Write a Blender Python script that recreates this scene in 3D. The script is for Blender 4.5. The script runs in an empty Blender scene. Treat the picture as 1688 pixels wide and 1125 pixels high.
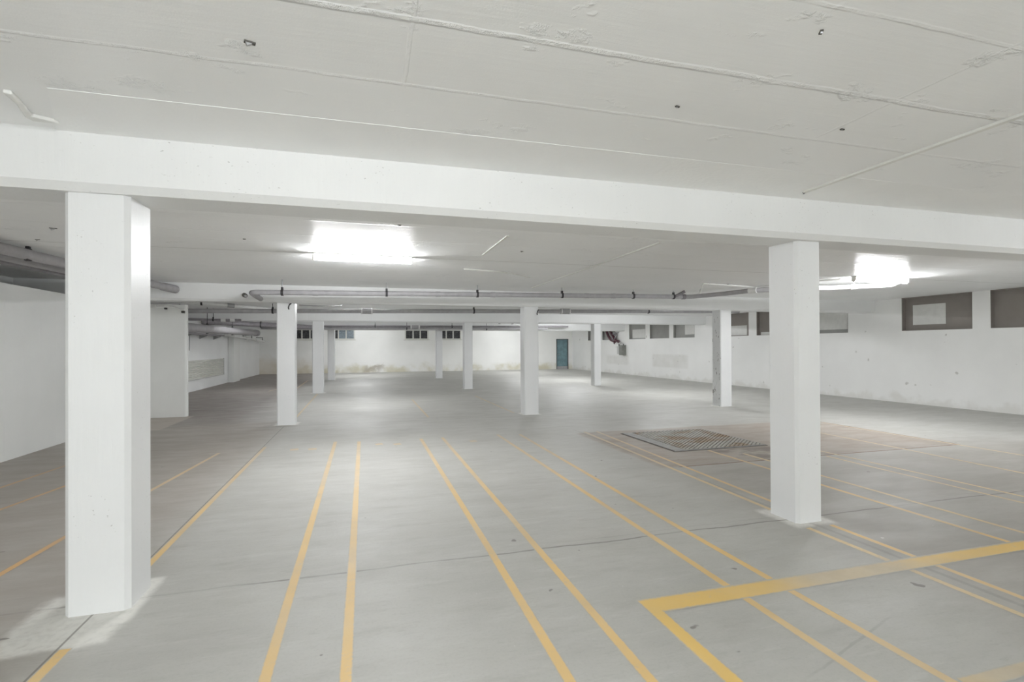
import bpy, bmesh, math, random
from mathutils import Vector, Matrix
random.seed(7)
S = bpy.context.scene
COL = S.collection
PI = math.pi
LAMPS = {(0, 0): 32, (1, 0): 72, (0, 1): 80, (1, 1): 88, (0, 2): 62, (1, 2): 80, (0, 3): 24, (1, 3): 108, (0, 4): 78, (1, 4): 87, (-1, 3): 30}   # (column, bay): tube strength
FILL = [95.0, 38.0]  # energies of the two added fill lights

# ------------------------------------------------------------------ node helpers
class NT:
    def __init__(self, name):
        self.m = bpy.data.materials.new(name); self.m.use_nodes = True
        self.t = self.m.node_tree; self.t.nodes.clear()
        self.out = self.t.nodes.new('ShaderNodeOutputMaterial')
        self.b = self.t.nodes.new('ShaderNodeBsdfPrincipled')
        self.t.links.new(self.b.outputs[0], self.out.inputs[0])
        tc = self.t.nodes.new('ShaderNodeTexCoord'); self.co = tc.outputs['Object']
        self._xyz = None
    def link(self, a, sock):
        if isinstance(a, (int, float)): sock.default_value = a
        elif isinstance(a, (tuple, list)): sock.default_value = tuple(a) + ((1,) if len(a) == 3 and len(sock.default_value) == 4 else ())
        else: self.t.links.new(a, sock)
    def math(self, op, a, b=0.0, c=0.0, clamp=False):
        n = self.t.nodes.new('ShaderNodeMath'); n.operation = op; n.use_clamp = clamp
        self.link(a, n.inputs[0]); self.link(b, n.inputs[1]); self.link(c, n.inputs[2])
        return n.outputs[0]
    def xyz(self):
        if not self._xyz:
            n = self.t.nodes.new('ShaderNodeSeparateXYZ'); self.t.links.new(self.co, n.inputs[0]); self._xyz = n.outputs
        return self._xyz
    def noise(self, scale, detail=4, rough=.55, stretch=None, seed=0.0, out=0):
        co = self.co
        mp = self.t.nodes.new('ShaderNodeMapping')
        self.t.links.new(co, mp.inputs[0]); mp.inputs['Location'].default_value = (seed*3.1, seed*7.7, seed*1.3)
        if stretch: mp.inputs['Scale'].default_value = stretch
        n = self.t.nodes.new('ShaderNodeTexNoise'); self.t.links.new(mp.outputs[0], n.inputs['Vector'])
        n.inputs['Scale'].default_value = scale; n.inputs['Detail'].default_value = detail; n.inputs['Roughness'].default_value = rough
        return n.outputs[out]
    def ramp(self, v, lo, hi, a=0.0, b=1.0):
        n = self.t.nodes.new('ShaderNodeMapRange'); n.interpolation_type = 'SMOOTHSTEP'
        self.link(v, n.inputs[0]); self.link(lo, n.inputs[1]); self.link(hi, n.inputs[2]); self.link(a, n.inputs[3]); self.link(b, n.inputs[4])
        return n.outputs[0]
    def mix(self, f, a, b):
        n = self.t.nodes.new('ShaderNodeMix'); n.data_type = 'RGBA'
        self.link(f, n.inputs[0]); self.link(a, n.inputs[6]); self.link(b, n.inputs[7])
        return n.outputs[2]
    def line(self, v, c, w, soft=None):            # 1 on |v-c|<w
        d = self.math('ABSOLUTE', self.math('SUBTRACT', v, c))
        return self.ramp(d, w, w + (soft or w), 1.0, 0.0)
    def band(self, v, lo, hi, s):
        return self.math('MULTIPLY', self.ramp(v, lo - s, lo + s), self.ramp(v, hi - s, hi + s, 1.0, 0.0))
    def box(self, x0, x1, y0, y1, s, wob=None, axes=(0, 1)):
        X = self.xyz()[axes[0]]; Y = self.xyz()[axes[1]]
        if wob is not None:
            X = self.math('ADD', X, wob); Y = self.math('ADD', Y, wob)
        return self.math('MULTIPLY', self.band(X, x0, x1, s), self.band(Y, y0, y1, s))
    def mul(self, *a):
        r = a[0]
        for k in a[1:]: r = self.math('MULTIPLY', r, k)
        return r
    def mx(self, *a):
        r = a[0]
        for k in a[1:]: r = self.math('MAXIMUM', r, k)
        return r
    def bump(self, h, strength=.3, dist=.01):
        n = self.t.nodes.new('ShaderNodeBump'); n.inputs['Strength'].default_value = strength; n.inputs['Distance'].default_value = dist
        self.link(h, n.inputs['Height']); self.t.links.new(n.outputs[0], self.b.inputs['Normal'])
    def set(self, color=None, rough=None, spec=None, metal=None):
        if color is not None: self.link(color, self.b.inputs['Base Color'])
        if rough is not None: self.link(rough, self.b.inputs['Roughness'])
        if spec is not None: self.b.inputs['Specular IOR Level'].default_value = spec
        if metal is not None: self.b.inputs['Metallic'].default_value = metal
        return self.m

def plain(name, c, rough=.5, metal=0.0, var=.06, scale=9, spec=.5):
    n = NT(name); v = n.noise(scale, 3)
    dark = tuple(k*(1-var*2) for k in c); lite = tuple(min(1, k*(1+var)) for k in c)
    n.set(n.mix(n.ramp(v, .3, .7), dark, lite), rough, spec, metal)
    return n.m

# ------------------------------------------------------------------ materials
def white_paint(name, base=(.78, .785, .79), rough=.42, pores=True, worn=False):
    n = NT(name)
    big = n.noise(1.3, 4); fine = n.noise(60, 3); board = n.noise(3, 3, stretch=(9, 9, .6))
    c = n.mix(n.ramp(big, .3, .72), tuple(k*.965 for k in base), base)
    h = n.math('ADD', n.math('MULTIPLY', fine, .25), n.math('MULTIPLY', board, .8))
    if pores:
        p = n.ramp(n.noise(26, 3, .55, seed=2, stretch=(.7, .7, 1.5)), .74, .78)
        p2 = n.ramp(n.noise(75, 2, .4, seed=5, stretch=(.7, .7, 1.4)), .72, .76)
        pm = n.mul(n.mx(p, p2), n.ramp(n.noise(1.9, 3, seed=9), .45, .62), .6)
        c = n.mix(pm, c, (.30, .29, .27))
        h = n.math('SUBTRACT', h, pm)
    if worn:
        w = n.ramp(n.noise(14, 5, .7, seed=3, stretch=(1, 1, .35)), .60, .64)
        side = n.ramp(n.xyz()[0], -.15, -.17)
        c = n.mix(n.mul(w, side), c, (.16, .15, .14))
    n.bump(h, .3, .008)
    return n.set(c, rough, .22)
M = {}
M['pillar'] = white_paint('pillar_white_paint')
M['pillar_worn'] = white_paint('pillar_worn_paint', worn=True)
M['beam'] = white_paint('beam_white_paint', (.795, .80, .80), .45)
M['white_soft'] = white_paint('wall_white_paint_plain', (.84, .845, .83), .5, pores=False)

def wall_mat(name, base, kind):
    n = NT(name); X, Y, Z = n.xyz()
    big = n.noise(.7, 5); fine = n.noise(40, 3)
    c = n.mix(n.ramp(big, .3, .7), tuple(k*.95 for k in base), base)
    wob = n.math('MULTIPLY', n.math('SUBTRACT', n.noise(2.2, 4, seed=4), .5), .9)
    if kind == 'far':
        zz = n.math('ADD', Z, wob)
        moss = n.ramp(zz, .10, .62, 1.0, 0.0)
        c = n.mix(n.mul(moss, n.ramp(n.noise(.9, 5, seed=6), .36, .62), .75), c, (.56, .52, .36))
        left = n.mul(n.ramp(n.math('ADD', X, wob), -4.4, -2.0, 1.0, 0.0), n.ramp(zz, .35, 1.3, 1.0, 0.0))
        c = n.mix(n.mul(left, .5), c, (.52, .44, .32))
        spot = n.mul(n.line(n.math('ADD', X, wob), .55, .25, .55), n.band(zz, .12, .42, .14))
        c = n.mix(n.mul(spot, .7), c, (.36, .32, .25))
    if kind == 'right':
        s1 = n.mul(n.band(Y, 20.4, 23.4, .15), n.band(Z, .55, 1.18, .06), n.ramp(n.noise(2.5, 5, seed=8), .25, .75, .45, 1.0))
        s2 = n.mul(n.band(Y, 25.9, 28.6, .2), n.band(Z, .55, 1.05, .08), n.ramp(n.noise(2.5, 5, seed=9), .25, .75, .45, 1.0))
        c = n.mix(n.mul(n.mx(s1, s2), .38), c, (.58, .57, .52))
        dents = n.ramp(n.noise(3.2, 2, .45, seed=11), .71, .75)
        c = n.mix(n.mul(dents, .6), c, (.42, .41, .38))
        base_s = n.ramp(n.math('ADD', Z, wob), .0, .22, 1.0, 0.0)
        c = n.mix(n.mul(base_s, .25), c, (.50, .47, .40))
        fine = n.math('SUBTRACT', fine, n.math('MULTIPLY', dents, 4))
    if kind == 'panel':
        seam = n.line(n.math('FRACT', n.math('DIVIDE', Y, .42)), .5, .012, .02)
        fine = n.math('SUBTRACT', n.math('MULTIPLY', fine, .4), n.math('MULTIPLY', seam, 1.2))
    n.bump(fine, .18, .008)
    return n.set(c, .5)
M['wall_far'] = wall_mat('far_wall_paint', (.87, .87, .85), 'far')
M['wall_right'] = wall_mat('right_wall_paint', (.89, .89, .88), 'right')
M['wall_panel'] = wall_mat('left_wall_cladding', (.87, .88, .87), 'panel')
M['wall_left'] = wall_mat('left_wall_paint', (.87, .88, .88), 'plain')

def ceiling_mat():
    n = NT('ceiling_glossy_paint'); X, Y, Z = n.xyz()
    jit = n.math('MULTIPLY', n.math('SUBTRACT', n.noise(3.0, 3, seed=1), .5), .035)
    Yj = n.math('ADD', Y, jit); Xj = n.math('ADD', X, jit)
    rid = None
    for y, w, k in ((-.5, .006, .5), (.5, .006, .5), (1.01, .006, .3), (1.52, .006, .25), (2.035, .010, 1.0), (2.55, .007, .5), (5.54, .004, .5), (6.29, .008, .7), (6.75, .004, .6), (8.35, .005, .6), (9.3, .004, .6), (13.5, .006, .6), (14.2, .006, .6), (15.6, .006, .6)):
        l = n.math('MULTIPLY', n.line(Yj, y, w, w*1.5), k); rid = l if rid is None else n.mx(rid, l)
    for x in (-2.31, .19, 2.70, 5.2, 7.7):
        rid = n.mx(rid, n.mul(n.line(Xj, x, .005, .008), n.ramp(Y, 2.55, 2.6, 1.0, 0.0), .3))
    rid = n.mul(rid, n.ramp(n.noise(3.5, 6, .8, seed=3), .35, .6, .25, 1.0))
    groove = n.mul(n.line(Yj, 7.47, .008, .01), 1.0)
    lump = n.ramp(n.noise(2.6, 4, .6, seed=12, stretch=(.8, 1.2, 1)), .58, .66)
    lump = n.mul(lump, n.ramp(n.noise(15, 5, .7, seed=14), .42, .60))
    brush = n.noise(14, 4, .6, stretch=(.10, 1, 1)); fine = n.noise(120, 2)
    h = n.math('ADD', n.math('MULTIPLY', rid, 1.0), n.math('MULTIPLY', brush, .20))
    h = n.math('ADD', h, n.math('MULTIPLY', lump, .6)); h = n.math('SUBTRACT', h, groove)
    h = n.math('ADD', h, n.math('MULTIPLY', fine, .03))
    n.bump(h, .6, .02)
    big = n.noise(.6, 4)
    c = n.mix(n.ramp(big, .3, .7), (.875, .88, .882), (.91, .915, .918))
    c = n.mix(n.mul(groove, .45), c, (.42, .41, .39))
    # the form-board strip nearest the second beam was rolled matt
    matt = n.band(Yj, 3.6, 5.53, .03)
    r = n.math('ADD', n.math('MULTIPLY', matt, .34), n.math('ADD', .36, n.mul(n.ramp(Y, 3.5, 3.6), n.ramp(n.noise(5, 5, .7, seed=22, stretch=(.2, 1.4, 1)), .38, .62, -.08, .08))))
    n.link(n.ramp(Y, 3.5, 3.6, .4, .010), n.b.inputs['Specular IOR Level'])
    return n.set(c, r)
M['ceiling'] = ceiling_mat()
M['strip'] = white_paint('ceiling_strip_matt_paint', (.93, .935, .935), .55, pores=False)

PILLARS = [  # x0, x1, y0, y1, top
    (-1.725, -1.385, 3.67, 4.02, 2.54), (3.72, 4.01, 3.70, 4.045, 2.54),
    (-1.74, -1.386, 11.5, 11.85, 2.54), (3.61, 3.96, 11.45, 11.8, 2.54), (9.0, 9.34, 11.40, 11.76, 2.54),
    (-1.745, -1.38, 19.12, 19.47, 2.52), (3.65, 3.975, 19.2, 19.54, 2.52), (9.0, 9.30, 19.1, 19.45, 2.52),
    (-1.72, -1.39, 26.6, 26.95, 2.47), (3.545, 3.867, 26.3, 26.65, 2.47)]

def floor_mat():
    n = NT('floor_concrete'); X, Y, Z = n.xyz()
    big = n.noise(.55, 6, .6); mid = n.noise(3.0, 6, .62, stretch=(.55, 1.3, 1), seed=2); fine = n.noise(55, 4, .7); sw = n.noise(1.4, 5, .65, stretch=(.35, 1.3, 1), seed=5)
    c = n.mix(n.ramp(big, .3, .7), (.425, .42, .392), (.49, .486, .458))
    c = n.mix(n.ramp(mid, .35, .7, 0.0, .38), c, (.495, .492, .47))
    c = n.mix(n.ramp(sw, .48, .78, 0.0, .34), c, (.35, .338, .315))
    c = n.mix(n.ramp(fine, .45, .75, 0.0, .2), c, (.30, .29, .27))
    c = n.mix(n.ramp(n.noise(4.2, 6, .7, stretch=(.4, 1.4, 1), seed=61), .5, .72, 0.0, .36), c, (.34, .325, .30))
    c = n.mix(n.ramp(n.noise(7.5, 5, .7, stretch=(.3, 1.6, 1), seed=63), .52, .72, 0.0, .25), c, (.60, .595, .57))
    c = n.mix(n.ramp(n.noise(24, 4, .75, stretch=(.25, 1.2, 1), seed=65), .55, .72, 0.0, .25), c, (.31, .30, .28))
    wob = n.math('MULTIPLY', n.math('SUBTRACT', n.noise(1.1, 5, seed=7), .5), .9)
    wob2 = n.math('MULTIPLY', n.math('SUBTRACT', n.noise(9, 4, seed=9), .5), .07)
    # brown worn slab along the left side, partly shade put into the tint, and the slab around the grate
    br = n.box(-9, -1.62, -6, 12.2, .35, n.math('MULTIPLY', wob, .35))
    br2 = n.box(-9, -2.4, 12.0, 36, .5, n.math('MULTIPLY', wob, .5))
    c = n.mix(n.mul(br, n.ramp(mid, .2, .8, .75, .45)), c, (.34, .298, .26))
    c = n.mix(n.mul(br2, n.ramp(mid, .2, .8, .85, .55)), c, (.25, .215, .195))
    gs = n.box(3.75, 9.15, 5.92, 8.75, .06, n.math('MULTIPLY', wob, .10))
    c = n.mix(n.mul(gs, n.ramp(mid, .25, .75, .85, .45)), c, (.35, .285, .235))
    gd = n.box(5.0, 6.6, 5.98, 6.68, .1, wob2)
    c = n.mix(n.mul(gd, n.ramp(n.noise(2.5, 5, seed=21), .45, .6), .55), c, (.13, .115, .105))
    rs = n.box(3.7, 10.5, -2, 5.9, .5, n.math('MULTIPLY', wob, .8))
    c = n.mix(n.mul(rs, n.ramp(sw, .35, .65, .35, .75)), c, (.34, .315, .285))
    # white overspray round the pillar feet
    pw = None
    for i, (x0, x1, y0, y1, t) in enumerate(PILLARS):
        if i == 0:
            b = n.mx(n.box(-1.92, -1.36, 3.29, 3.98, .045, n.math('MULTIPLY', wob2, 1.6)), n.box(-1.45, -1.335, 3.5, 4.13, .03, n.math('MULTIPLY', wob2, .6)))
        else:
            e = .08 if i == 1 else .05
            b = n.box(x0-e, x1+e, y0-e*.9, y1+e, .05, n.math('MULTIPLY', wob2, 1.2))
        pw = b if pw is None else n.mx(pw, b)
    c = n.mix(n.mul(pw, n.ramp(n.noise(26, 4, seed=4), .25, .6, .62, .88)), c, (.76, .75, .71))
    pl = n.box(-4.95, -3.86, 11.55, 13.7, .02, wob2)
    c = n.mix(n.mul(pl, .55), c, (.52, .47, .41))
    # joints and cracks
    yj = n.math('ADD', Y, n.math('MULTIPLY', n.math('SUBTRACT', n.noise(1.7, 4, seed=31), .5), .09))
    j1 = n.mul(n.line(yj, 3.83, .006, .009), n.band(X, -5.5, 9.5, .5), n.ramp(n.noise(1.1, 3, seed=33), .38, .55, .25, 1.0))
    j1b = n.mul(n.line(yj, 3.92, .003, .006), n.band(X, 1.5, 7, .5), .2)
    j2 = n.mul(n.line(X, -1.575, .004, .005), n.band(Y, -4, 11.3, .1))
    j3 = n.mul(n.line(n.math('ADD', Y, n.math('MULTIPLY', wob2, .5)), 5.90, .012, .015), n.band(X, 4.0, 9.15, .03))
    j4 = n.mul(n.line(X, 9.15, .010, .015), n.band(Y, 5.9, 8.9, .03))
    j5 = n.mul(n.line(X, 3.86, .010, .02), n.band(Y, -2, 9.0, .3), .35)
    j6 = n.mul(n.line(yj, 11.3, .012, .02), n.band(X, -4, 14, .3), .35)
    j7 = n.mul(n.line(n.math('ADD', yj, n.math('MULTIPLY', X, -.32)), 1.33, .004, .007), n.band(X, 2.1, 2.9, .2), .3)
    jd = n.mx(j1, j1b, j2, j6, j7, j5)
    c = n.mix(n.mul(jd, .62), c, (.14, .125, .115))
    c = n.mix(n.mul(n.mx(j3, j4), .85), c, (.20, .13, .09))
    # specks: dark spots and white paint drops
    sp = n.ramp(n.noise(6.5, 2, .5, seed=41), .765, .79)
    c = n.mix(n.mul(sp, .7), c, (.17, .15, .14))
    ws = n.ramp(n.noise(13, 3, .6, seed=43), .765, .79)
    c = n.mix(n.mul(ws, .8), c, (.76, .76, .74))
    h = n.math('SUBTRACT', n.math('ADD', n.math('MULTIPLY', fine, .25), n.math('MULTIPLY', mid, .2)), n.math('MULTIPLY', n.mx(jd, j3, j4), 1.2))
    n.bump(h, .12, .006)
    r = n.ramp(mid, .3, .7, .62, .50)
    return n.set(c, r, .28)
M['floor'] = floor_mat()

def paint_line_mat(name, col, lo, hi, bare=(.45, .445, .42), thin=False):
    """yellow paint worn through to the bare concrete"""
    n = NT(name)
    w = n.noise(7, 6, .75, seed=3); f = n.noise(55, 4, .8, seed=8)
    a = n.ramp(n.math('ADD', n.math('MULTIPLY', w, .65), n.math('MULTIPLY', f, .35)), lo, hi)
    a = n.math('MULTIPLY', a, n.ramp(n.noise(.9, 4, seed=5), .3, .6, .62, .95))
    a = n.math('MULTIPLY', a, n.ramp(n.xyz()[1], 3.2, 9.0, 1.0, .58))      # worn thin towards the driving lane
    uv = n.t.nodes.new('ShaderNodeUVMap'); sp = n.t.nodes.new('ShaderNodeSeparateXYZ'); n.t.links.new(uv.outputs[0], sp.inputs[0])
    ed = n.math('MINIMUM', sp.outputs[0], n.math('SUBTRACT', 1.0, sp.outputs[0]))
    a = n.math('MULTIPLY', a, n.ramp(n.math('ADD', ed, n.math('MULTIPLY', n.math('SUBTRACT', n.noise(45, 4, .7, seed=12), .5), .22)), 0.0, .17))
    if thin: a = n.math('MULTIPLY', a, n.math('SUBTRACT', 1.0, n.math('MULTIPLY', n.band(n.xyz()[0], 2.75, 3.75, .3), .62)))
    c = n.mix(n.ramp(n.noise(1.2, 4), .3, .7), tuple(k*.93 for k in col), col)
    b2 = n.mix(n.ramp(n.noise(4, 5, .7), .3, .7), tuple(k*.88 for k in bare), tuple(k*1.05 for k in bare))
    return n.set(n.mix(a, b2, c), .55, .28)
M['line'] = paint_line_mat('yellow_road_paint', (.77, .535, .23), .20, .48)
M['line_thick'] = paint_line_mat('yellow_road_paint_fresh', (.80, .545, .175), .20, .44, thin=True)
M['line_faded'] = paint_line_mat('yellow_road_paint_faded', (.76, .59, .32), .22, .52, (.41, .385, .355))
M['line_orange'] = paint_line_mat('orange_road_paint', (.72, .45, .20), .24, .48, (.37, .335, .30))

M['pvc'] = plain('grey_pipe_plastic', (.40, .39, .405), .58, var=.05)
M['pvc_dark'] = plain('dark_grey_pipe', (.25, .235, .25), .42, var=.08)
M['pipe_white'] = plain('white_pipe_paint', (.78, .78, .77), .35, var=.03)
M['steel'] = plain('galvanised_steel', (.42, .42, .43), .4, .7)
M['black'] = plain('black_rubber', (.035, .033, .036), .5)
M['clip'] = plain('tarnished_metal', (.10, .095, .085), .5, .4)
M['grey_panel'] = plain('grey_window_board', (.265, .24, .222), .55, var=.03, scale=3)
M['grey_panel_light'] = plain('light_grey_window_board', (.36, .36, .345), .55, var=.03, scale=3)
M['pale_pane'] = plain('pale_window_pane', (.68, .68, .66), .4, var=.02)
M['dark_glass'] = plain('dark_louvre_glass', (.10, .10, .105), .2, var=.2)
M['sky_glass'] = plain('sky_tinted_louvre_glass', (.30, .36, .40), .2, var=.1)  # sky showing in these panes is put into the glass colour
M['cream'] = plain('cream_window_paint', (.70, .70, .66), .45, var=.03)
M['teal'] = plain('teal_door_paint', (.165, .27, .30), .4, var=.10, scale=4)
M['door_edge'] = plain('dark_door_rebate', (.10, .10, .10), .6)
M['door_kick'] = plain('grey_kick_plate', (.38, .37, .38), .45)
M['box_light'] = plain('light_grey_box', (.58, .58, .57), .45, var=.03)
M['box_grey'] = plain('grey_meter_box', (.235, .24, .22), .5, var=.05)
M['maroon'] = plain('maroon_cable', (.10, .03, .045), .5)
M['grate_plate'] = plain('grate_frame_steel', (.33, .325, .315), .6, 0.0, var=.08)
M['conduit'] = plain('white_trunking', (.77, .77, .74), .4, var=.02)
M['patch'] = plain('white_patch_plaster', (.80, .80, .78), .5, var=.03)
def rust_mat():
    n = NT('rusty_grating'); X, Y, Z = n.xyz()
    c = n.mix(n.ramp(n.noise(2.2, 5, seed=3), .42, .62), (.40, .385, .355), (.30, .225, .15))
    return n.set(c, .6, .3, 0.0)
M['grating'] = rust_mat()
M['pit_shade'] = plain('pit_shade_paint', (.12, .10, .085), .7, var=.2)
def tube_mat(strength):
    n = NT('lit_fluorescent_tube')
    n.set((.9, .9, .9), .3)
    n.b.inputs['Emission Color'].default_value = (.965, .982, 1.0, 1); n.b.inputs['Emission Strength'].default_value = strength
    return n.m

# ------------------------------------------------------------------ mesh helpers
def box(bm, lo, hi):
    v = [bm.verts.new((x, y, z)) for x in (lo[0], hi[0]) for y in (lo[1], hi[1]) for z in (lo[2], hi[2])]
    for f in ((0, 1, 3, 2), (4, 6, 7, 5), (0, 4, 5, 1), (2, 3, 7, 6), (0, 2, 6, 4), (1, 5, 7, 3)):
        bm.faces.new([v[i] for i in f])
def prism(bm, pts, axis, a, b):
    """extrude the 2-D polygon pts along axis from a to b"""
    def P(p, t):
        if axis == 'x': return (t, p[0], p[1])
        if axis == 'y': return (p[0], t, p[1])
        return (p[0], p[1], t)
    A = [bm.verts.new(P(p, a)) for p in pts]; B = [bm.verts.new(P(p, b)) for p in pts]
    n = len(pts); bm.faces.new(A); bm.faces.new(B[::-1])
    for i in range(n): bm.faces.new((A[i], B[i], B[(i+1) % n], A[(i+1) % n]))
def tube(bm, pts, r, seg=14, cap=True):
    """round tube along a polyline"""
    pts = [Vector(p) for p in pts]; rings = []
    up = None
    for i, p in enumerate(pts):
        if i == 0: d = pts[1]-p
        elif i == len(pts)-1: d = p-pts[i-1]
        else: d = (pts[i+1]-p).normalized() + (p-pts[i-1]).normalized()
        d.normalize()
        if up is None:
            up = Vector((0, 0, 1)) if abs(d.z) < .9 else Vector((1, 0, 0))
        s = d.cross(up); s.normalize(); up = s.cross(d); up.normalize()
        rr = r[i] if isinstance(r, (list, tuple)) else r
        rings.append([bm.verts.new(p + s*math.cos(2*PI*k/seg)*rr + up*math.sin(2*PI*k/seg)*rr) for k in range(seg)])
    for A, B in zip(rings, rings[1:]):
        for k in range(seg): bm.faces.new((A[k], A[(k+1) % seg], B[(k+1) % seg], B[k]))
    if cap: bm.faces.new(rings[0][::-1]); bm.faces.new(rings[-1])
def fillet(pts, r=.12, n=5):
    """round the corners of a polyline"""
    pts = [Vector(p) for p in pts]; out = [pts[0]]
    for a, b, c in zip(pts, pts[1:], pts[2:]):
        u = (a-b); v = (c-b); k = min(r, u.length*.45, v.length*.45)
        p, q = b+u.normalized()*k, b+v.normalized()*k
        for i in range(n+1):
            t = i/n; out.append(p*(1-t)**2 + b*2*t*(1-t) + q*t*t)
    return out + [pts[-1]]
def obj(name, bm, mat, parent=None, loc=(0, 0, 0), smooth=False, bevel=0, tri=False):
    bmesh.ops.recalc_face_normals(bm, faces=bm.faces)
    if bevel:
        bmesh.ops.bevel(bm, geom=[e for e in bm.edges if e.calc_face_angle(0) > .6], offset=bevel, segments=2, affect='EDGES', profile=.5)
    me = bpy.data.meshes.new(name); bm.to_mesh(me); bm.free()
    if smooth:
        for p in me.polygons: p.use_smooth = True
        me.set_sharp_from_angle(angle=math.radians(50))
    me.materials.append(mat)
    o = bpy.data.objects.new(name, me); COL.objects.link(o); o.location = loc
    if parent: o.parent = parent
    return o
def tag(o, label=None, cat=None, group=None, kind=None):
    if label: o['label'] = label
    if cat: o['category'] = cat
    if group: o['group'] = group
    if kind: o['kind'] = kind
    return o
def thing(name, label, cat, loc=(0, 0, 0), group=None, kind='thing'):
    o = bpy.data.objects.new(name, None); COL.objects.link(o); o.location = loc; o.empty_display_size = .1
    return tag(o, label, cat, group, kind)
def B(): return bmesh.new()
def boxobj(name, lo, hi, mat, parent=None, bevel=0):
    b = B(); box(b, lo, hi); return obj(name, b, mat, parent, bevel=bevel)
def tubeobj(name, pts, r, mat, parent=None, seg=14):
    b = B(); tube(b, pts, r, seg); return obj(name, b, mat, parent, smooth=True)
def struct(o, label, cat): return tag(o, label, cat, kind='structure')

# ------------------------------------------------------------------ setting
ZC = 2.89
struct(boxobj('floor', (-6.4, -4.3, -.15), (14.7, 34.3, 0), M['floor']), 'grey concrete garage floor with stains and joints', 'floor')
struct(boxobj('ceiling', (-6.4, -4.3, ZC), (14.7, 34.3, ZC+.2), M['ceiling']), 'glossy white painted concrete ceiling with form board seams', 'ceiling')
struct(boxobj('wall_back', (-6.4, -4.3, 0), (14.7, -4.1, ZC), M['white_soft']), 'white painted wall behind the viewpoint', 'wall')
# right wall with recessed window niches (y ranges)
RW = [(6.80, 8.53), (8.91, 10.62), (12.26, 13.97), (14.36, 16.08), (16.50, 18.21), (19.88, 21.52), (21.88, 23.64), (24.07, 25.80), (27.45, 29.17), (29.60, 31.30)]
ZW0 = 1.985; XR = 14.3
b = B(); box(b, (XR, -4.1, 0), (XR+.35, 34, ZW0)); e = -4.1
for y0, y1 in RW:
    box(b, (XR, e, ZW0), (XR+.35, y0, ZC)); e = y1
box(b, (XR, e, ZW0), (XR+.35, 34, ZC)); box(b, (XR+.30, 6, ZW0), (XR+.35, 32, ZC))
struct(obj('wall_right', b, M['wall_right']), 'long white painted right wall with high window niches', 'wall')
# far wall with four windows and a door opening
FW = [(-4.24, -2.70), (-2.10, -.56), (2.54, 4.08), (4.72, 6.26)]
ZF0, ZF1, YF = 2.11, 2.74, 34.0
DX0, DX1, DZ = 13.08, 13.99, 2.14
b = B(); box(b, (-6.4, YF, 0), (DX0, YF+.3, ZF0)); e = -6.4
for x0, x1 in FW:
    box(b, (e, YF, ZF0), (x0, YF+.3, ZF1)); e = x1
box(b, (e, YF, ZF0), (DX0, YF+.3, ZF1)); box(b, (-6.4, YF, ZF1), (DX0, YF+.3, ZC))
box(b, (DX0, YF, DZ), (DX1, YF+.3, ZC)); box(b, (DX1, YF, 0), (14.65, YF+.3, ZC))
struct(obj('wall_far', b, M['wall_far']), 'white far wall with mossy yellow damp stains along its foot', 'wall')
struct(boxobj('wall_left', (-6.4, -4.1, 0), (-6.1, 34, ZC), M['wall_left']), 'white outer wall on the left beyond the stub wall', 'wall')
struct(boxobj('wall_left_partition', (-5.02, -4.1, 0), (-4.93, 13.62, 2.545), M['wall_panel']), 'pale clad partition wall on the near left, open at the top', 'wall')
b = B(); prism(b, [(-5.02, 13.62), (-4.03, 13.62), (-3.995, 13.65), (-3.995, 13.75), (-5.02, 13.75)], 'z', 0, 2.62)
struct(obj('wall_left_stub', b, M['white_soft']), 'white stub wall end seen just right of the near left pillar', 'wall')
# form-board strip beside the first beam and its torn end
b = B(); V = [b.verts.new(p) for p in ((-1.50, 3.055, ZC), (14.3, 3.035, ZC), (14.3, 3.6, ZC), (-1.72, 3.6, ZC), (-1.50, 3.055, ZC-.002), (6.0, 3.045, ZC-.0005), (6.0, 3.6, ZC-.004), (-1.72, 3.6, ZC-.012), (14.3, 3.035, ZC-.0003), (14.3, 3.6, ZC-.0006))]
for q in ((0, 3, 2, 1), (4, 5, 6, 7), (5, 8, 9, 6), (0, 1, 8, 5, 4), (2, 3, 7, 6, 9), (3, 0, 4, 7), (1, 2, 9, 8)): b.faces.new([V[i] for i in q])
struct(obj('trim_1', b, M['strip']), 'slightly lower ceiling strip along the nearest beam', 'ceiling strip')
b = B(); prism(b, [(-1.715, 3.12), (-1.68, 3.13), (-1.70, 3.25), (-1.735, 3.40), (-1.66, 3.445), (-1.645, 3.475), (-1.77, 3.475), (-1.78, 3.42), (-1.73, 3.25)], 'z', ZC-.022, ZC)
struct(obj('trim_2', b, M['patch'], bevel=.008), 'white raised plaster scar on the ceiling above the near left pillar', 'plaster scar')

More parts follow.
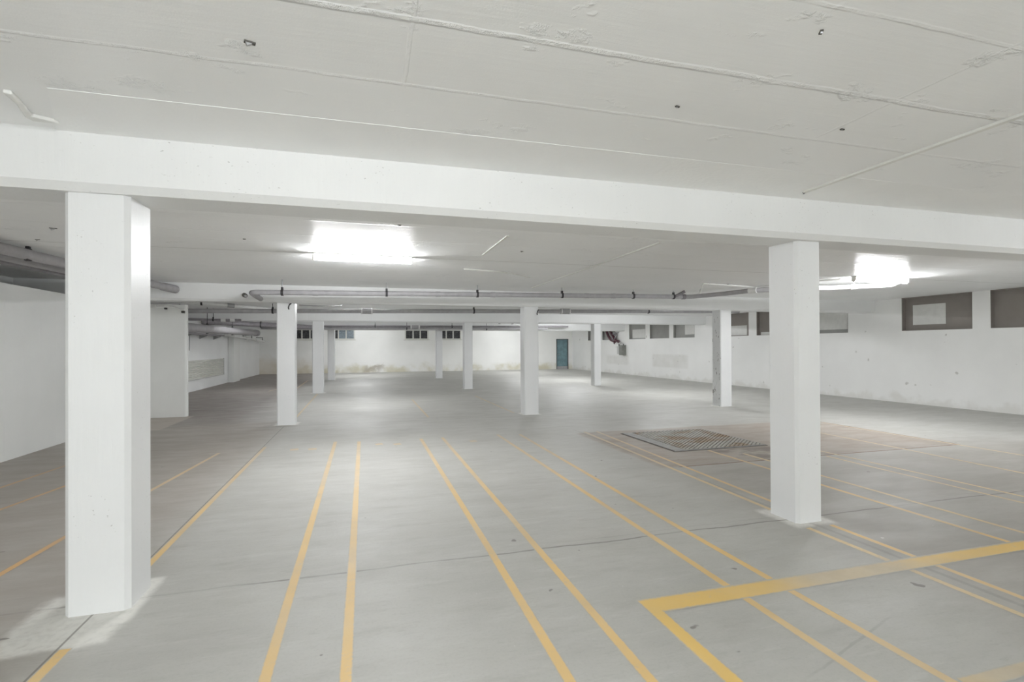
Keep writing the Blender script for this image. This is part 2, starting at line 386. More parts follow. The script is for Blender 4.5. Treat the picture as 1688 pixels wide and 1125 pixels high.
# ------------------------------------------------------------------ beams and pillars
for y0, y1, z, lab in ((3.60, 4.00, 2.54, 'nearest white concrete ceiling beam resting on the two near pillars'),
                       (11.40, 11.82, 2.54, 'second white ceiling beam, behind the long grey hanging pipe'),
                       (19.08, 19.50, 2.52, 'third white ceiling beam, under which the far hall opens'),
                       (26.30, 26.95, 2.47, 'farthest white ceiling beam just above the far wall windows')):
    ch = .045 if y0 < 5 else .04
    b = B(); prism(b, [(y0, ZC), (y0, z+ch), (y0+ch, z), (y1-ch, z), (y1, z+ch), (y1, ZC)], 'x', -6.1, XR)
    tag(obj('ceiling_beam', b, M['beam']), lab, 'beam', 'white ceiling beams', 'thing')
PL = ['large white chamfered pillar nearest on the left', 'large white chamfered pillar nearest on the right',
      'white pillar under the left end of the long hanging pipe, black mark near its top', 'white second row pillar in the middle, nearest left of the teal door',
      'white pillar with a chipped grimy left face, beside the right wall windows',
      'third row white pillar left of the far hall, just right of a bigger pillar', 'third row white pillar in the middle, left of a bigger one',
      'third row white pillar standing right of the teal door', 'small far white pillar on the left in front of the far wall window', 'small far white pillar in the middle between two far wall windows']
for i, (x0, x1, y0, y1, t) in enumerate(PILLARS):
    w, d = (x1-x0)/2, (y1-y0)/2; c = .028 if i < 2 else .02
    b = B(); prism(b, [(-w, -d+c), (-w+c, -d), (w-c, -d), (w, -d+c), (w, d-c), (w-c, d), (-w+c, d), (-w, d-c)], 'z', 0, t)
    o = obj('concrete_pillar', b, M['pillar_worn'] if i == 4 else M['pillar'], loc=((x0+x1)/2, (y0+y1)/2, 0))
    tag(o, PL[i], 'pillar', 'white concrete pillars', 'thing')
    if i in (2, 3):     # black wire hook left near the top
        hx, hz = (.075, 2.45) if i == 2 else (.15, 2.40)
        tag(tubeobj('wire_hook', fillet([(hx+.03, -d-.002, hz+.07), (hx, -d-.03, hz+.05), (hx-.02, -d-.03, hz-.02), (hx-.01, -d-.012, hz-.05)], .03), .012, M['black'], o, 8), 'black wire hook')
# wall pilaster far left
tag(boxobj('wall_pilaster', (-6.098, 26.6, 0), (-5.87, 27.9, 2.465), M['white_soft'], bevel=.01), 'grey shaded pilaster against the far left wall', 'pilaster', kind='thing')

# ------------------------------------------------------------------ windows
WLAB = ['grey boarded window cut by the right edge, nearest', 'large grey boarded window with white rectangle on its left half', 'grey framed window with pale pane just right of the near right pillar',
        'grey boarded window half hidden behind the near right pillar', 'grey boarded window with pale lower corner beside the grimy pillar', 'grey boarded window with a pale upper right notch',
        'plain grey boarded window between two others', 'grey framed window with pale lower pane', 'grey boarded window behind the cable bundle', 'grey boarded window farthest along the right wall']
# pale pane rectangle (y0, y1, z0, z1) inside each niche
PANE = [(6.9, 7.7, 2.12, 2.6), (9.58, 10.40, 2.14, 2.68), (12.36, 13.87, 2.10, ZC-.02), (14.46, 15.98, 2.0, 2.10), (16.72, 18.15, 2.02, 2.40), (19.95, 20.75, 2.13, 2.70), None, (24.12, 25.62, 2.03, 2.52), None, None]
for i, ((y0, y1), p) in enumerate(zip(RW, PANE)):
    g = M['grey_panel'] if i in (0, 1, 3, 4) else M['grey_panel_light']
    d = .12; t = .012
    b = B(); box(b, (XR+d, y0, ZW0), (XR+d+.03, y1, ZC))
    for lo, hi in (((y0, ZW0), (y0+t, ZC)), ((y1-t, ZW0), (y1, ZC)), ((y0+t, ZW0), (y1-t, ZW0+t)), ((y0+t, ZC-t), (y1-t, ZC))):
        box(b, (XR-.002, lo[0], lo[1]), (XR+d, hi[0], hi[1]))
    w = struct(obj('window_%d' % (i+1), b, g), WLAB[i], 'window')
    if p:
        tag(boxobj('window_pane', (XR+d-.012, p[0], p[2]), (XR+d, p[1], p[3]), M['pale_pane'], w), 'pale opaque pane')
FLAB = ['far wall louvre window leftmost, dark behind cream bars', 'far wall louvre window with bluish panes', 'far wall dark louvre window of three panes, left of the small middle pillar', 'far wall dark louvre window right of the small middle pillar']
for i, (x0, x1) in enumerate(FW):
    b = B(); t = .075
    for a, c in ((x0, x0+t), (x1-t, x1)): box(b, (a, YF-.03, ZF0), (c, YF+.12, ZF1))
    box(b, (x0+t, YF-.03, ZF1-.05), (x1-t, YF+.12, ZF1)); box(b, (x0+t, YF-.02, ZF0), (x1-t, YF+.12, ZF0+.06))
    pw = (x1-x0-2*t)/3
    for k in (1, 2): box(b, (x0+t+pw*k-.035, YF-.01, ZF0+.06), (x0+t+pw*k+.035, YF+.12, ZF1-.05))
    w = struct(obj('window_%d' % (i+11), b, M['cream']), FLAB[i], 'window')
    boxobj('window_sill', (x0-.06, YF-.09, ZF0-.05), (x1+.06, YF, ZF0), M['cream'], w, bevel=.008)
    for k in range(3):
        a = x0+t+pw*k+.036*(k > 0); c = x0+t+pw*(k+1)-.036*(k < 2)
        b = B(); box(b, (a, YF+.10, ZF0+.06), (c, YF+.11, ZF1-.05))
        for j in range(4):
            z = ZF0+.12+j*.135
            prism(b, [(YF+.03, z), (YF+.04, z-.008), (YF+.10, z+.06), (YF+.09, z+.068)], 'x', a, c)
        obj('window_pane', b, M['sky_glass'] if i == 1 and k > 0 else M['dark_glass'], w)
# door
b = B()
for a, c in ((DX0, DX0+.05), (DX1-.05, DX1)): box(b, (a, YF-.015, 0), (c, YF+.2, DZ))
box(b, (DX0+.05, YF-.015, DZ-.05), (DX1-.05, YF+.2, DZ))
d = struct(obj('door_1', b, M['door_edge']), 'teal door with a grey kick plate in the far wall', 'door')
b = B(); box(b, (DX0+.05, YF+.05, .19), (DX1-.05, YF+.1, DZ-.05)); box(b, (DX0+.12, YF+.04, 1.12), (DX1-.12, YF+.05, 2.0)); box(b, (DX0+.12, YF+.04, .3), (DX1-.12, YF+.05, 1.0))
leaf = obj('door_leaf', b, M['teal'], d, bevel=.004)
tag(boxobj('kick_plate', (DX0+.05, YF+.03, 0), (DX1-.05, YF+.1, .19), M['door_kick'], d), 'grey steel kick plate')
tubeobj('door_handle', [(DX0+.12, YF+.04, 1.05), (DX0+.12, YF-.01, 1.05), (DX0+.25, YF-.01, 1.05)], .012, M['steel'], d, 8)

# ------------------------------------------------------------------ lamps
def lamp(x, y, label, key, L=1.30):
    r = thing('ceiling_lamp', label, 'lamp', (x, y, ZC), 'fluorescent ceiling lamps')
    boxobj('lamp_base', (-L/2-.01, -.056, -.022), (L/2+.01, .056, 0), M['conduit'], r, bevel=.004)
    b = B(); pts = []
    for k in range(13):
        a = PI + PI*k/12; pts.append((.046*math.cos(a), -.048 + .050*math.sin(a)))
    pts += [(.046, -.0225), (-.046, -.0225)]
    prism(b, pts, 'x', -L/2, L/2)
    tag(obj('lamp_diffuser', b, tube_mat(LAMPS[key]), r), 'glowing white diffuser')
    for s in (-1, 1):
        b = B(); prism(b, [(p[0]*1.06, p[1]*1.04) for p in pts], 'x', s*L/2, s*(L/2+.018)); obj('end_cap', b, M['conduit'], r)
    return r
lamp(0, 7.42, 'glowing strip lamp on the ceiling behind the nearest beam, centre left', (0, 1))
lamp(9.46, 7.42, 'glowing strip lamp on the ceiling right of the near right pillar', (1, 1))
lamp(-3.2, 20.6, 'added strip lamp hidden behind the third beam, far left among the pipes', (-1, 3))  # extra lamp put in to brighten the far left wall
for y, nm, bay in ((.4, 'above the viewpoint', 0), (14.85, 'hidden behind the second beam', 2), (22.6, 'hidden behind the third beam', 3), (30.3, 'hidden behind the farthest beam', 4)):
    for x, s in ((0, 'left'), (9.46, 'right')):
        lamp(x, y, 'strip lamp %s, on the %s' % (nm, s), (0 if s == 'left' else 1, bay))

# ------------------------------------------------------------------ pipes
def hanger(parent, p, r, rodmat='steel'):
    h = B(); tube(h, [(p[0], p[1], p[2]+r), (p[0], p[1], ZC)], .009, 8)
    o = obj('pipe_hanger', h, M[rodmat], parent, smooth=True)
    b = B(); tube(b, [(p[0]-.022, p[1], p[2]), (p[0]+.022, p[1], p[2])], r*1.22, 16)
    box(b, (p[0]-.02, p[1]-.02, p[2]+r), (p[0]+.02, p[1]+.02, p[2]+r+.05))
    obj('pipe_clamp', b, M['black'], o)
    return o
# long grey drain pipe in front of the second beam
def zA(x): return 2.636 + (x+1.9)*.0135
r = thing('drain_pipe', 'long grey drain pipe hung in front of the second beam', 'pipe', (2.5, 10.45, 0))
r.location = (0, 0, 0)
pts = fillet([(-2.02, 11.395, 2.60), (-2.02, 10.45, zA(-2.02)), (7.42, 10.45, zA(7.42)), (7.80, 9.85, 2.775), (8.02, 9.10, 2.785), (8.75, 8.55, 2.79)], .14, 6)
tubeobj('pipe_run', pts, .05, M['pvc'], r, 18)
for x in (-.9, 1.45, 2.6, 4.75, 5.4): tubeobj('pipe_joint', [(x-.05, 10.45, zA(x-.05)), (x+.05, 10.45, zA(x+.05))], .0555, M['pvc'], r, 18)
tubeobj('pipe_joint', [(7.18, 10.45, zA(7.18)), (7.26, 10.45, zA(7.26))], .062, M['pvc_dark'], r, 18)
for x in (-1.48, .43, 2.27, 4.16, 5.90, 6.95): hanger(r, (x, 10.45, zA(x)), .05)
tubeobj('branch_stub', [(6.98, 10.43, zA(7)), (7.16, 10.30, zA(7)+.11)], .035, M['pvc_dark'], r, 12)
tubeobj('end_collar', [(7.98, 9.20, 2.78), (8.06, 9.05, 2.783)], .062, M['pipe_white'], r, 16)
# white pipe and conduit carrying on to the right lamp
t = thing('white_pipe', 'white pipe running under the right lamp towards the ceiling', 'pipe')
tubeobj('pipe_run', fillet([(8.83, 8.52, 2.80), (9.35, 8.45, 2.80), (10.15, 7.72, 2.80), (10.25, 7.62, 2.888)], .08), .046, M['box_light'], t, 16)
tubeobj('pipe_collar', [(9.62, 8.18, 2.80), (9.70, 8.11, 2.80)], .058, M['box_light'], t, 16)
tubeobj('pipe_hanger', [(9.66, 8.145, 2.85), (9.66, 8.145, 2.89)], .01, M['steel'], t, 8)
t = thing('white_conduit', 'thin white conduit with a hooked left end above the grey pipe bend', 'conduit')
tubeobj('conduit_run', fillet([(6.64, 9.02, 2.70), (6.60, 8.90, 2.868), (8.10, 9.16, 2.868), (8.60, 7.95, 2.868), (8.80, 7.62, 2.868)], .05), .016, M['pipe_white'], t, 10)
tubeobj('conduit_hook', [(6.655, 9.06, 2.69), (6.645, 9.02, 2.76)], .024, M['pipe_white'], t, 10)
b = B(); box(b, (7.28, 8.97, 2.875), (7.34, 9.09, ZC-.002)); obj('conduit_clip', b, M['steel'], t)
# big grey pipe behind the second beam
def zB(x): return 2.537 + (x+2.95)*.0135
YB = 14.3
t = thing('drain_pipe', 'thick grey pipe seen under the second beam with two white banded couplings', 'pipe')
tubeobj('pipe_run', [(-4.75, YB, zB(-4.75)), (12.0, YB, zB(12.0))], .057, M['pvc'], t, 18)
for x in (.07, 5.80):
    c = tubeobj('pipe_coupling', [(x-.15, YB, zB(x)), (x+.15, YB, zB(x))], .078, M['pvc'], t, 18)
    for q in (-1, 1): tag(tubeobj('clamp_band', [(x+q*.13-.016, YB, zB(x)), (x+q*.13+.016, YB, zB(x))], .086, M['pipe_white'], c, 18), 'white clamp band')
for x in (-2.25, 3.0, 8.6): hanger(t, (x, YB, zB(x)), .057, 'black')
t = thing('ceiling_junction_box', 'black box beside the left second row pillar, over the grey pipe', 'box')
b = B(); prism(b, [(-2.14, ZC), (-1.92, ZC), (-1.92, 2.60), (-2.0, 2.62), (-2.14, 2.74)], 'y', 13.75, 14.1); obj('box_body', b, M['pvc_dark'], t); boxobj('box_foot', (-2.06, 13.72, 2.58), (-1.92, 13.76, 2.63), M['black'], t)
tag(tubeobj('hanging_cable', fillet([(-1.36, 12.0, 2.53), (-1.0, 12.6, 2.56), (-.72, 13.3, 2.62), (-.55, 14.0, 2.70), (-.50, 14.1, 2.885)], .4, 6), .009, M['pvc_dark'], None, 8), 'thin curved cable leaving the top of the left second row pillar', 'cable')
# twin pipes before the farthest beam
t = thing('pipe_pair', 'upper grey pipe of the two along the farthest beam', 'pipe')
tubeobj('pipe_run', [(-4.5, 25.3, 2.590), (-3.8, 25.3, 2.585), (10.4, 25.3, 2.655)], .045, M['pvc_dark'], t, 14)
c = tubeobj('pipe_coupling', [(2.15, 25.3, 2.585), (2.62, 25.3, 2.587)], .085, M['pvc'], t, 16)
for s in (2.19, 2.58): tubeobj('clamp_band', [(s-.03, 25.3, 2.586), (s+.03, 25.3, 2.586)], .092, M['pipe_white'], c, 16)
for x in (-3, .5, 4.2, 8.2): hanger(t, (x, 25.3, 2.60), .045, 'black')
t = thing('drain_pipe', 'lower grey pipe of the two along the farthest beam', 'pipe')
tubeobj('pipe_run', [(-4.5, 25.45, 2.505), (-3.8, 25.45, 2.50), (9.3, 25.45, 2.55)], .055, M['pvc'], t, 14)
for x in (-2.0, 2.0, 6.0): hanger(t, (x, 25.45, 2.51), .055, 'black')
t = thing('pipe_fitting', 'small white bracketed pipe piece under the farthest beam', 'pipe')
tubeobj('pipe_run', fillet([(6.2, 24.6, 2.66), (6.45, 24.6, 2.75), (7.1, 24.6, 2.77), (7.6, 24.6, 2.64)], .1), .03, M['pipe_white'], t, 10)
tubeobj('pipe_hanger', [(6.75, 24.6, 2.76), (6.75, 24.6, ZC)], .01, M['steel'], t, 8)
for x in (6.45, 7.12): tubeobj('pipe_joint', [(x-.05, 24.6, 2.755), (x+.05, 24.6, 2.765)], .042, M['pvc_dark'], t, 10)
# pipes along the left side
t = thing('drain_pipe', 'thick grey pipe passing behind the near left pillar to an end cap', 'pipe')
tubeobj('pipe_run', [(-4.30, 4.2, 2.80), (-4.09, 7.6, 2.79), (-3.53, 11.33, 2.75)], .068, M['pvc'], t, 18)
tubeobj('end_cap', [(-3.60, 10.93, 2.754), (-3.525, 11.38, 2.75)], .076, M['pvc'], t, 18)
hanger(t, (-4.05, 7.85, 2.787), .068)
for k, (x, z, rr, lab) in enumerate(((-4.40, 2.77, .045, 'middle of the three grey pipes beside the near left pillar'), (-4.56, 2.745, .035, 'thinnest of the three grey pipes beside the near left pillar'))):
    t = thing('water_pipe', lab, 'pipe')
    tubeobj('pipe_run', [(x-.16, 4.05, z), (x, 8.2, z), (x+.32, 11.39, z)], rr, M['pvc_dark'] if k else M['pvc'], t, 14)
    hanger(t, (x-.03, 7.4, z), rr)
    hanger(t, (x+.15, 9.6, z), rr)
t = thing('water_pipe', 'pale pipe high on the left behind the stub wall, above the thick ones', 'pipe')
tubeobj('pipe_run', fillet([(-4.9, 15.0, 2.80), (-4.0, 15.2, 2.78), (-3.2, 15.6, 2.74), (-2.6, 16.6, 2.74)], .3), .045, M['pipe_white'], t, 14)
tubeobj('pipe_joint', [(-3.55, 15.42, 2.757), (-3.40, 15.50, 2.75)], .060, M['steel'], t, 14)
hanger(t, (-4.1, 15.18, 2.782), .045)
t = thing('water_pipe', 'slim dark pipe with pale couplings under the thick grey pipe at left', 'pipe')
tubeobj('pipe_run', [(-5.6, 17.8, 2.50), (-4.9, 18.6, 2.52), (-3.9, 18.72, 2.52)], .04, M['pvc_dark'], t, 12)
for x in (-4.42, -4.15): tag(tubeobj('pipe_joint', [(x-.07, 18.66, 2.52), (x+.07, 18.68, 2.52)], .06, M['pipe_white'], t, 12), 'pale coupling')
hanger(t, (-4.7, 18.63, 2.52), .04, 'black')
t = thing('drain_pipe', 'thick grey pipe hung along the far left side, deep behind the stub wall', 'pipe')
tubeobj('pipe_run', [(-4.76, 13.9, 2.16), (-4.76, 16.3, 2.19), (-4.76, 26.0, 2.29)], .128, M['pvc'], t, 18)
tubeobj('end_collar', [(-4.76, 25.5, 2.285), (-4.76, 26.0, 2.29)], .145, M['pvc'], t, 18)
for y in (15.7, 18.2, 21.4): hanger(t, (-4.76, y, 2.19+(y-16.3)*.0103), .128, 'black')
t = thing('water_pipe', 'broad dark pipe crossing from the left wall under the third beam', 'pipe')
tubeobj('pipe_run', fillet([(-6.0, 22.2, 2.62), (-5.2, 22.6, 2.60), (-3.4, 23.6, 2.54), (-2.1, 24.5, 2.50)], .4), .105, M['pvc_dark'], t, 16)
hanger(t, (-4.1, 23.21, 2.563), .105, 'black')
t = thing('white_pipe', 'white pipe with small fittings running to the far left corner', 'pipe')
tubeobj('pipe_run', [(-5.75, 24.7, 2.185), (-5.75, 33.6, 1.98)], .06, M['pipe_white'], t, 12)
for y in (26, 28.6, 31, 32.4): tubeobj('pipe_joint', [(-5.75, y-.08, 2.2-(y-24)*.0229), (-5.75, y+.08, 2.2-(y-24)*.0229)], .078, M['pipe_white'], t, 12)
for y in (25.2, 28.0, 30.0, 33.0): tubeobj('pipe_bracket', [(-5.75, y, 2.23-(y-24)*.0229), (-5.75, y, 2.42-(y-24)*.0229), (-6.097, y, 2.42-(y-24)*.0229)], .02, M['black'], t, 8)
t = thing('cable_tray', 'dark cable tray under the thick pipe on the far left wall', 'cable tray')
b = B(); box(b, (-6.097, 16, 2.10), (-5.78, 24.6, 2.125)); box(b, (-5.80, 16, 2.125), (-5.78, 24.6, 2.17)); obj('tray', b, M['pvc_dark'], t)
for k in range(3): tubeobj('tray_cable', [(-5.86-.07*k, 16, 2.145), (-5.86-.07*k, 24.55, 2.145)], .018, M['black'], t, 8)
for y in (18.5, 20.4, 22.3, 24.2):
    b = B(); prism(b, [(-6.097, 2.10), (-5.78, 2.10), (-6.097, 1.96)], 'y', y-.02, y+.02); obj('tray_bracket', b, M['steel'], t)
tag(tubeobj('hanging_rod', [(-5.78, 20.0, 2.10), (-5.78, 20.0, 1.55), (-5.78, 20.0, 1.52)], .012, M['steel'], None, 8), 'thin metal rod hanging down over the far left wall', 'rod')
t = thing('white_conduit', 'white conduit clipped along the top of the stub wall at left', 'conduit')
tubeobj('conduit_run', fillet([(-4.9, 13.60, 2.56), (-4.25, 13.60, 2.57), (-4.10, 13.60, 2.50), (-4.03, 13.60, 2.50)], .06), .022, M['pipe_white'], t, 10)
for x in (-4.62, -4.4): boxobj('conduit_clip', (x-.02, 13.56, 2.535), (x+.02, 13.623, 2.60), M['pipe_white'], t)
tag(boxobj('cable_gland', (-4.42, 13.52, 2.50), (-4.37, 13.58, 2.54), M['black'], t, bevel=.006), 'black cable gland'); tag(boxobj('cable_gland', (-4.075, 13.52, 2.42), (-4.015, 13.60, 2.475), M['clip'], t, bevel=.006), 'dark cable gland')
t = thing('wall_bolt', 'rusty bolt boss on the second beam left of the hanging pipe', 'bolt')
tubeobj('bolt_boss', [(-2.30, 11.402, 2.66), (-2.30, 11.30, 2.66)], .045, M['clip'], t, 10)
tubeobj('bolt_nut', [(-2.27, 11.32, 2.64), (-2.27, 11.25, 2.64)], .022, M['steel'], t, 6)
# trunking on the ceiling
tag(boxobj('ceiling_trunking', (3.515, -4.0, ZC-.018), (3.555, 3.42, ZC), M['conduit'], bevel=.003), 'white cable trunking on the near ceiling, running to the nearest beam', 'trunking', 'white ceiling trunking', 'thing')
tag(boxobj('ceiling_trunking', (3.50, 5.55, ZC-.018), (3.54, 10.6, ZC), M['conduit'], bevel=.003), 'white cable trunking on the ceiling between nearest and second beam, right of the lit lamp', 'trunking', 'white ceiling trunking', 'thing')
tag(boxobj('ceiling_trunking', (1.583, 5.69, ZC-.012), (1.613, 6.97, ZC), M['conduit'], bevel=.003), 'short white trunking piece right of the centre left lamp', 'trunking', 'white ceiling trunking', 'thing')
tag(tubeobj('ceiling_cable', fillet([(1.58, 8.30, ZC-.008), (2.18, 8.42, ZC-.008), (2.6, 8.68, ZC-.008), (2.95, 9.02, ZC-.008)], .3), .014, M['conduit'], None, 8), 'curved white cable painted onto the ceiling behind the lit lamp', 'cable')

# small metal anchors left in the ceiling
def anchor(x, y, s, a, label):
    s *= .62; t = thing('ceiling_anchor', label, 'anchor', (x, y, ZC), 'old ceiling anchors'); t.rotation_euler.z = a
    b = B(); box(b, (-s, -s*.45, -.006), (s, s*.45, 0)); obj('anchor_plate', b, M['clip'], t)
    b = B(); prism(b, [(-s*.9, 0), (-s*.5, -s*.9), (s*.2, -s*.5), (s*.5, -.004), (s*.1, -.004), (-s*.3, -s*.3)], 'y', -s*.3, s*.3); obj('anchor_tab', b, M['steel'], t)
for a in ((-.459, 2.37, .035, .3, 'dark torn anchor on the near ceiling at upper left'), (1.807, 1.66, .022, 1.0, 'small dark anchor on the near ceiling at upper right'),
          (1.622, 2.39, .02, .2, 'small anchor on the near ceiling right of centre'), (2.744, 2.38, .022, .1, 'small anchor on the near ceiling left of the white trunking'),
          (3.56, 3.45, .035, .6, 'dark anchor at the end of the near white trunking'), (-3.18, 6.59, .05, .2, 'dark anchor on the ceiling left of the near left pillar'),
          (-3.686, 7.32, .035, .1, 'tiny anchor beside the pipes left of the near left pillar'), (-1.354, 6.67, .025, 0, 'tiny anchor on the ceiling right of the near left pillar'),
          (.36, 5.50, .03, .2, 'tiny anchor at the near edge of the glare on the ceiling'), (2.05, 6.6, .03, .4, 'tiny anchor beside the short white trunking')):
    anchor(*a)

# ------------------------------------------------------------------ things on the walls
t = thing('wall_vent', 'ribbed pale louvre panel low on the far left wall', 'vent')
b = B(); box(b, (-6.1, 19.4, .44), (-6.085, 25.7, 1.15))
for k in range(11):
    z = .48+k*.06; prism(b, [(-6.085, z), (-6.05, z+.012), (-6.05, z+.022), (-6.085, z+.05)], 'y', 19.45, 25.65)
obj('vent_slats', b, M['cream'], t)
b = B(); box(b, (-6.1, 19.35, .41), (-6.055, 25.75, .44)); box(b, (-6.1, 25.7, .44), (-6.055, 25.75, 1.15)); obj('vent_frame', b, M['box_light'], t)
t = thing('meter_box', 'dark grey meter box on the right wall below the cable bundle', 'box')
boxobj('box_body', (14.08, 26.15, 1.09), (XR+.002, 26.60, 1.66), M['box_grey'], t, bevel=.01); boxobj('box_door', (14.06, 26.18, 1.12), (14.08, 26.57, 1.63), M['box_grey'], t, bevel=.004)
tubeobj('box_gland', [(14.2, 26.3, 1.66), (14.2, 26.3, 1.72)], .03, M['black'], t, 8)
t = thing('meter_box', 'light grey box on the right wall left of the dark meter box', 'box')
boxobj('box_body', (14.16, 26.68, 1.15), (XR+.002, 26.98, 1.60), M['box_light'], t, bevel=.01); tubeobj('box_gland', [(14.22, 26.85, 1.60), (14.22, 26.85, 1.72)], .03, M['black'], t, 8)
t = thing('cable_bundle', 'tangle of maroon and grey cables on the right wall above the meter boxes', 'cables')
for dy in (0, .62):
    tubeobj('thick_cable', fillet([(14.30, 28.62-dy*.7, 2.60), (14.22, 28.45-dy*.7, 2.52), (14.16, 28.1-dy, 2.22), (14.16, 27.75-dy*.8, 1.97), (14.2, 27.3-dy*.8, 1.86)], .1), .075, M['maroon'], t, 10)
for k in range(5):
    cy, cz, R = 27.32+random.uniform(-.05, .22), 2.17+random.uniform(-.06, .10), random.uniform(.15, .26)
    tubeobj('cable_loop', [(14.12+.03*k+.04*math.sin(3*a), cy+R*math.cos(a), cz+R*.9*math.sin(a)) for a in [2*PI*j/24 for j in range(25)]], .022, M['steel'] if k % 2 else M['pvc_dark'], t, 8)
for dy in (0, .16, .34): tubeobj('thin_cable', fillet([(14.2, 27.3-dy, 1.95), (14.2, 27.05-dy, 1.82), (14.2, 26.87-dy*1.68, 1.75)], .08), .018, M['box_light'], t, 8)
tubeobj('cable_plug', [(14.2, 27.45, 1.86), (14.2, 27.4, 1.74)], .035, M['black'], t, 8)
b = B(); box(b, (14.24, 27.0, 2.40), (XR, 28.7, 2.44)); obj('cable_rail', b, M['steel'], t)

# ------------------------------------------------------------------ floor grate
gx0, gx1, gy0, gy1 = 4.49, 6.20, 6.74, 8.45
t = thing('floor_grate', 'square steel floor grate with diagonal rusty bars beside the near right pillar', 'grate', (0, 0, 0))
boxobj('pit_shade_plate', (gx0, gy0, .0005), (gx1, gy1, .003), M['pit_shade'], t)  # flat dark plate on the floor, the pit's shade is in its colour
b = B()
for lo, hi in (((gx0+.02, gy0+.02), (gx0+.21, gy1-.02)),): box(b, (lo[0], lo[1], .003), (hi[0], hi[1], .014))
for lo, hi in (((gx0+.21, gy0+.02), (gx1-.02, gy0+.045)), ((gx0+.21, gy1-.045), (gx1-.02, gy1-.02)), ((gx1-.045, gy0+.045), (gx1-.02, gy1-.045))): box(b, (lo[0], lo[1], .003), (hi[0], hi[1], .014))
obj('grate_frame', b, M['grate_plate'], t)
b = B(); X0, X1, Y0, Y1 = gx0+.225, gx1-.05, gy0+.05, gy1-.05
def clipline(c, sgn):
    """points where x*sgn... the 45 degree line y = sgn*x + c crosses the frame opening"""
    P = []
    for x in (X0, X1):
        y = sgn*x + c
        if Y0 <= y <= Y1: P.append((x, y))
    for y in (Y0, Y1):
        x = (y-c)/sgn
        if X0 < x < X1: P.append((x, y))
    return P[:2] if len(P) >= 2 else None
pitch, hw = .072, .017
for sgn, z0, z1, st, w in ((.88, .006, .016, pitch, hw), (-.88, .004, .012, pitch*1.9, .010)):
    c = Y0 - sgn*(X1 if sgn > 0 else X0) ; c_end = Y1 - sgn*(X0 if sgn > 0 else X1)
    c += st/2
    while c < c_end:
        P = clipline(c, sgn)
        if P:
            (ax, ay), (bx_, by_) = P; L = math.hypot(bx_-ax, by_-ay)
            if L > .05:
                nx, ny = -(by_-ay)/L*w, (bx_-ax)/L*w
                prism(b, [(ax+nx, ay+ny), (bx_+nx, by_+ny), (bx_-nx, by_-ny), (ax-nx, ay-ny)], 'z', z0, z1)
        c += st
obj('grating', b, M['grating'], t)

# ------------------------------------------------------------------ painted lines on the floor
NLINE = 0
def line(pts, w, mat, label):
    """flat painted strip through pts (x, y)"""
    global NLINE
    NLINE += 1; b = B(); z = .0003 + .00005*NLINE
    pts = [Vector(p) for p in pts]; Lp, Rp = [], []
    for i, p in enumerate(pts):
        d = (pts[min(i+1, len(pts)-1)]-pts[max(i-1, 0)]).normalized(); n = Vector((-d.y, d.x))*w/2
        if 0 < i < len(pts)-1:
            a = (p-pts[i-1]).normalized(); n = n/max(.5, abs(a.dot(d)))
        Lp.append(p+n); Rp.append(p-n)
    vs = [[b.verts.new((v.x, v.y, z)) for v in Q] for Q in (Lp, Rp)]
    ul = b.loops.layers.uv.new('UVMap')
    for k in range(len(pts)-1):
        f = b.faces.new((vs[1][k], vs[1][k+1], vs[0][k+1], vs[0][k]))
        for lp, u in zip(f.loops, (0, 0, 1, 1)): lp[ul].uv = (u, k)
    tag(obj('painted_line', b, M[mat]), label, 'floor line', 'yellow painted floor lines', 'thing')
W = .066
line([(-1.535, -1.0), (-1.535, 3.29)], W, 'line', 'yellow line at the foot of the near left pillar, nearer side')
line([(-1.535, 4.06), (-1.54, 9.05)], .06, 'line', 'yellow line running back from behind the near left pillar along a joint')
line([(-.46, -1.0), (-.475, 9.2)], W, 'line', 'left yellow line of the pair right of the near left pillar')
line([(-.092, -1.0), (-.09, 9.1)], W, 'line', 'right yellow line of the pair right of the near left pillar')
line([(.925, -1.0), (.945, 3.9), (.945, 9.05)], W, 'line', 'left yellow line of the central pair')
line([(1.31, -1.0), (1.32, 9.05)], W, 'line', 'right yellow line of the central pair')
line([(2.31, -1.0), (2.325, 9.05)], W, 'line', 'yellow line left in the pair crossing the thick yellow corner')
line([(2.685, -1.0), (2.66, 4.0), (2.72, 8.95)], W, 'line', 'yellow line right in the pair crossing the thick yellow corner')
line([(3.72, -1.0), (3.73, 3.60)], .06, 'line_faded', 'left yellow line in front of the near right pillar')
line([(3.98, -1.0), (3.985, 3.60)], .06, 'line', 'right yellow line in front of the near right pillar')
line([(3.80, 4.10), (3.95, 8.85)], .06, 'line_faded', 'left yellow line leading back from behind the near right pillar')
line([(4.00, 4.15), (4.19, 8.82)], .055, 'line', 'right yellow line leading back from behind the near right pillar')
line([(4.96, -1.0), (5.05, 6.70)], .06, 'line', 'left yellow line running up to the floor grate')
line([(5.345, -1.0), (5.39, 6.35)], .055, 'line_faded', 'right yellow line running up to the floor grate')
line([(6.33, -1.0), (6.40, 5.85)], .05, 'line_faded', 'faint yellow line right of the near right pillar, left of a pair')
line([(6.69, -1.0), (6.62, 6.4)], .05, 'line_faded', 'faint yellow line right of the near right pillar, right of a pair')
line([(7.69, 2.0), (7.95, 5.86), (8.02, 8.6)], .05, 'line_faded', 'very faint yellow line across the brown slab on the right')
line([(9.11, 2.0), (9.10, 8.4)], .05, 'line_faded', 'faint yellow line along the right edge of the brown slab')
line([(1.685, -1.0), (1.685, 2.80), (9.0, 2.80)], .105, 'line_thick', 'thick yellow corner line turning right in the foreground')
line([(2.72, 1.735), (9.0, 1.735)], .09, 'line_thick', 'thick yellow line at the bottom right corner')
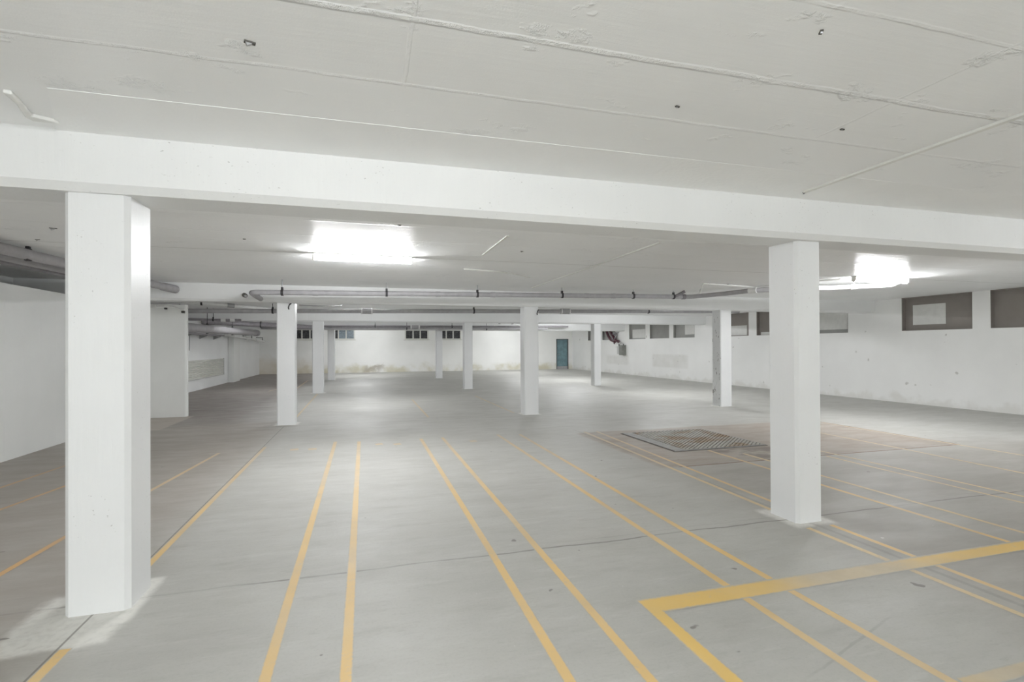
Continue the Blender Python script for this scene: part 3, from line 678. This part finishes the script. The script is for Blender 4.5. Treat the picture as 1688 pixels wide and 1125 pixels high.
line([(-4.30, 4.6), (-3.92, 8.6)], .055, 'line_orange', 'outermost orange yellow line at far left, behind the near left pillar')
line([(-3.75, 4.6), (-3.28, 7.7)], .055, 'line_orange', 'middle orange yellow line left of the near left pillar')
line([(-2.55, 3.4), (-2.44, 5.35)], .06, 'line_orange', 'lowest orange yellow line left of the near left pillar')
line([(-2.40, 5.7), (-2.13, 8.75)], .055, 'line', 'short yellow line right of the near left pillar, at its back left')
line([(-1.50, 12.0), (-1.56, 18.9)], .06, 'line_faded', 'pale yellow line behind the left second row pillar')
line([(1.40, 11.75), (1.40, 15.9)], .06, 'line_faded', 'short pale yellow line in the middle of the far floor')
line([(3.47, 11.9), (3.47, 16.4)], .06, 'line_faded', 'pale yellow line left of the middle second row pillar')
line([(-3.40, 20.6), (-2.88, 24.0)], .06, 'line_faded', 'far pale line left of the left second row pillar')
line([(-2.56, 21.4), (-2.65, 27.0)], .06, 'line_faded', 'farthest pale line between left second and third row pillars')
for k, (x, y, lab) in enumerate(((-1.06, 8.67, 'worn yellow paint scrap left of the left line pair'), (-.79, 8.63, 'worn yellow paint scrap next to the left line pair'), (.23, 8.73, 'worn yellow paint scrap right of the left line pair'),
                     (.52, 8.64, 'worn yellow paint scrap left of the central line pair'), (1.77, 8.53, 'worn yellow paint scrap right of the central line pair'))):
    line([(x-.06, y), (x+.06, y+.02)], .16, 'line_faded', lab)

# ------------------------------------------------------------------ added fill lights behind the viewpoint; the back wall has no entrance
for k, (x, wd) in enumerate(((-1.0, 7.5), (9.0, 8.5))):
    la = bpy.data.lights.new('added_rear_fill', 'AREA'); la.shape = 'RECTANGLE'; la.size = wd; la.size_y = 2.2; la.energy = FILL[k]; la.color = (.95, .985, 1.0)
    lo = bpy.data.objects.new('added_rear_fill', la); COL.objects.link(lo); lo.location = (x, -4.05, 1.15); lo.rotation_euler = (PI/2, 0, PI)
# ------------------------------------------------------------------ camera
yaw, pitch_, roll = math.radians(16.1), math.radians(.30), math.radians(.28)
F0 = Vector((math.sin(yaw), math.cos(yaw), 0)); R0 = Vector((math.cos(yaw), -math.sin(yaw), 0)); Z = Vector((0, 0, 1))
F = F0*math.cos(pitch_) + Z*math.sin(pitch_); U0 = Z*math.cos(pitch_) - F0*math.sin(pitch_)
R = R0*math.cos(roll) - U0*math.sin(roll); U = U0*math.cos(roll) + R0*math.sin(roll)
cam = bpy.data.cameras.new('camera'); co = bpy.data.objects.new('camera', cam); COL.objects.link(co)
m = Matrix((R, U, -F)).transposed().to_4x4(); m.translation = Vector((0, 0, 1.6)); co.matrix_world = m
cam.lens = 18.0; cam.sensor_width = 36.0; cam.shift_y = (567.58-562.5)/1688; cam.clip_end = 100; cam.clip_start = .05
S.camera = co
w = bpy.data.worlds.new('world'); S.world = w; w.use_nodes = True
w.node_tree.nodes['Background'].inputs[0].default_value = (.05, .05, .05, 1); w.node_tree.nodes['Background'].inputs[1].default_value = .2
v = S.view_settings; v.view_transform = 'Standard'; v.look = 'None'; v.gamma = 1.0; v.use_curve_mapping = False; v.exposure = 1.2
cy = S.cycles
cy.max_bounces = 14; cy.diffuse_bounces = 10; cy.glossy_bounces = 6; cy.transparent_max_bounces = 8
cy.sample_clamp_indirect = 6.0
cy.use_denoising = True
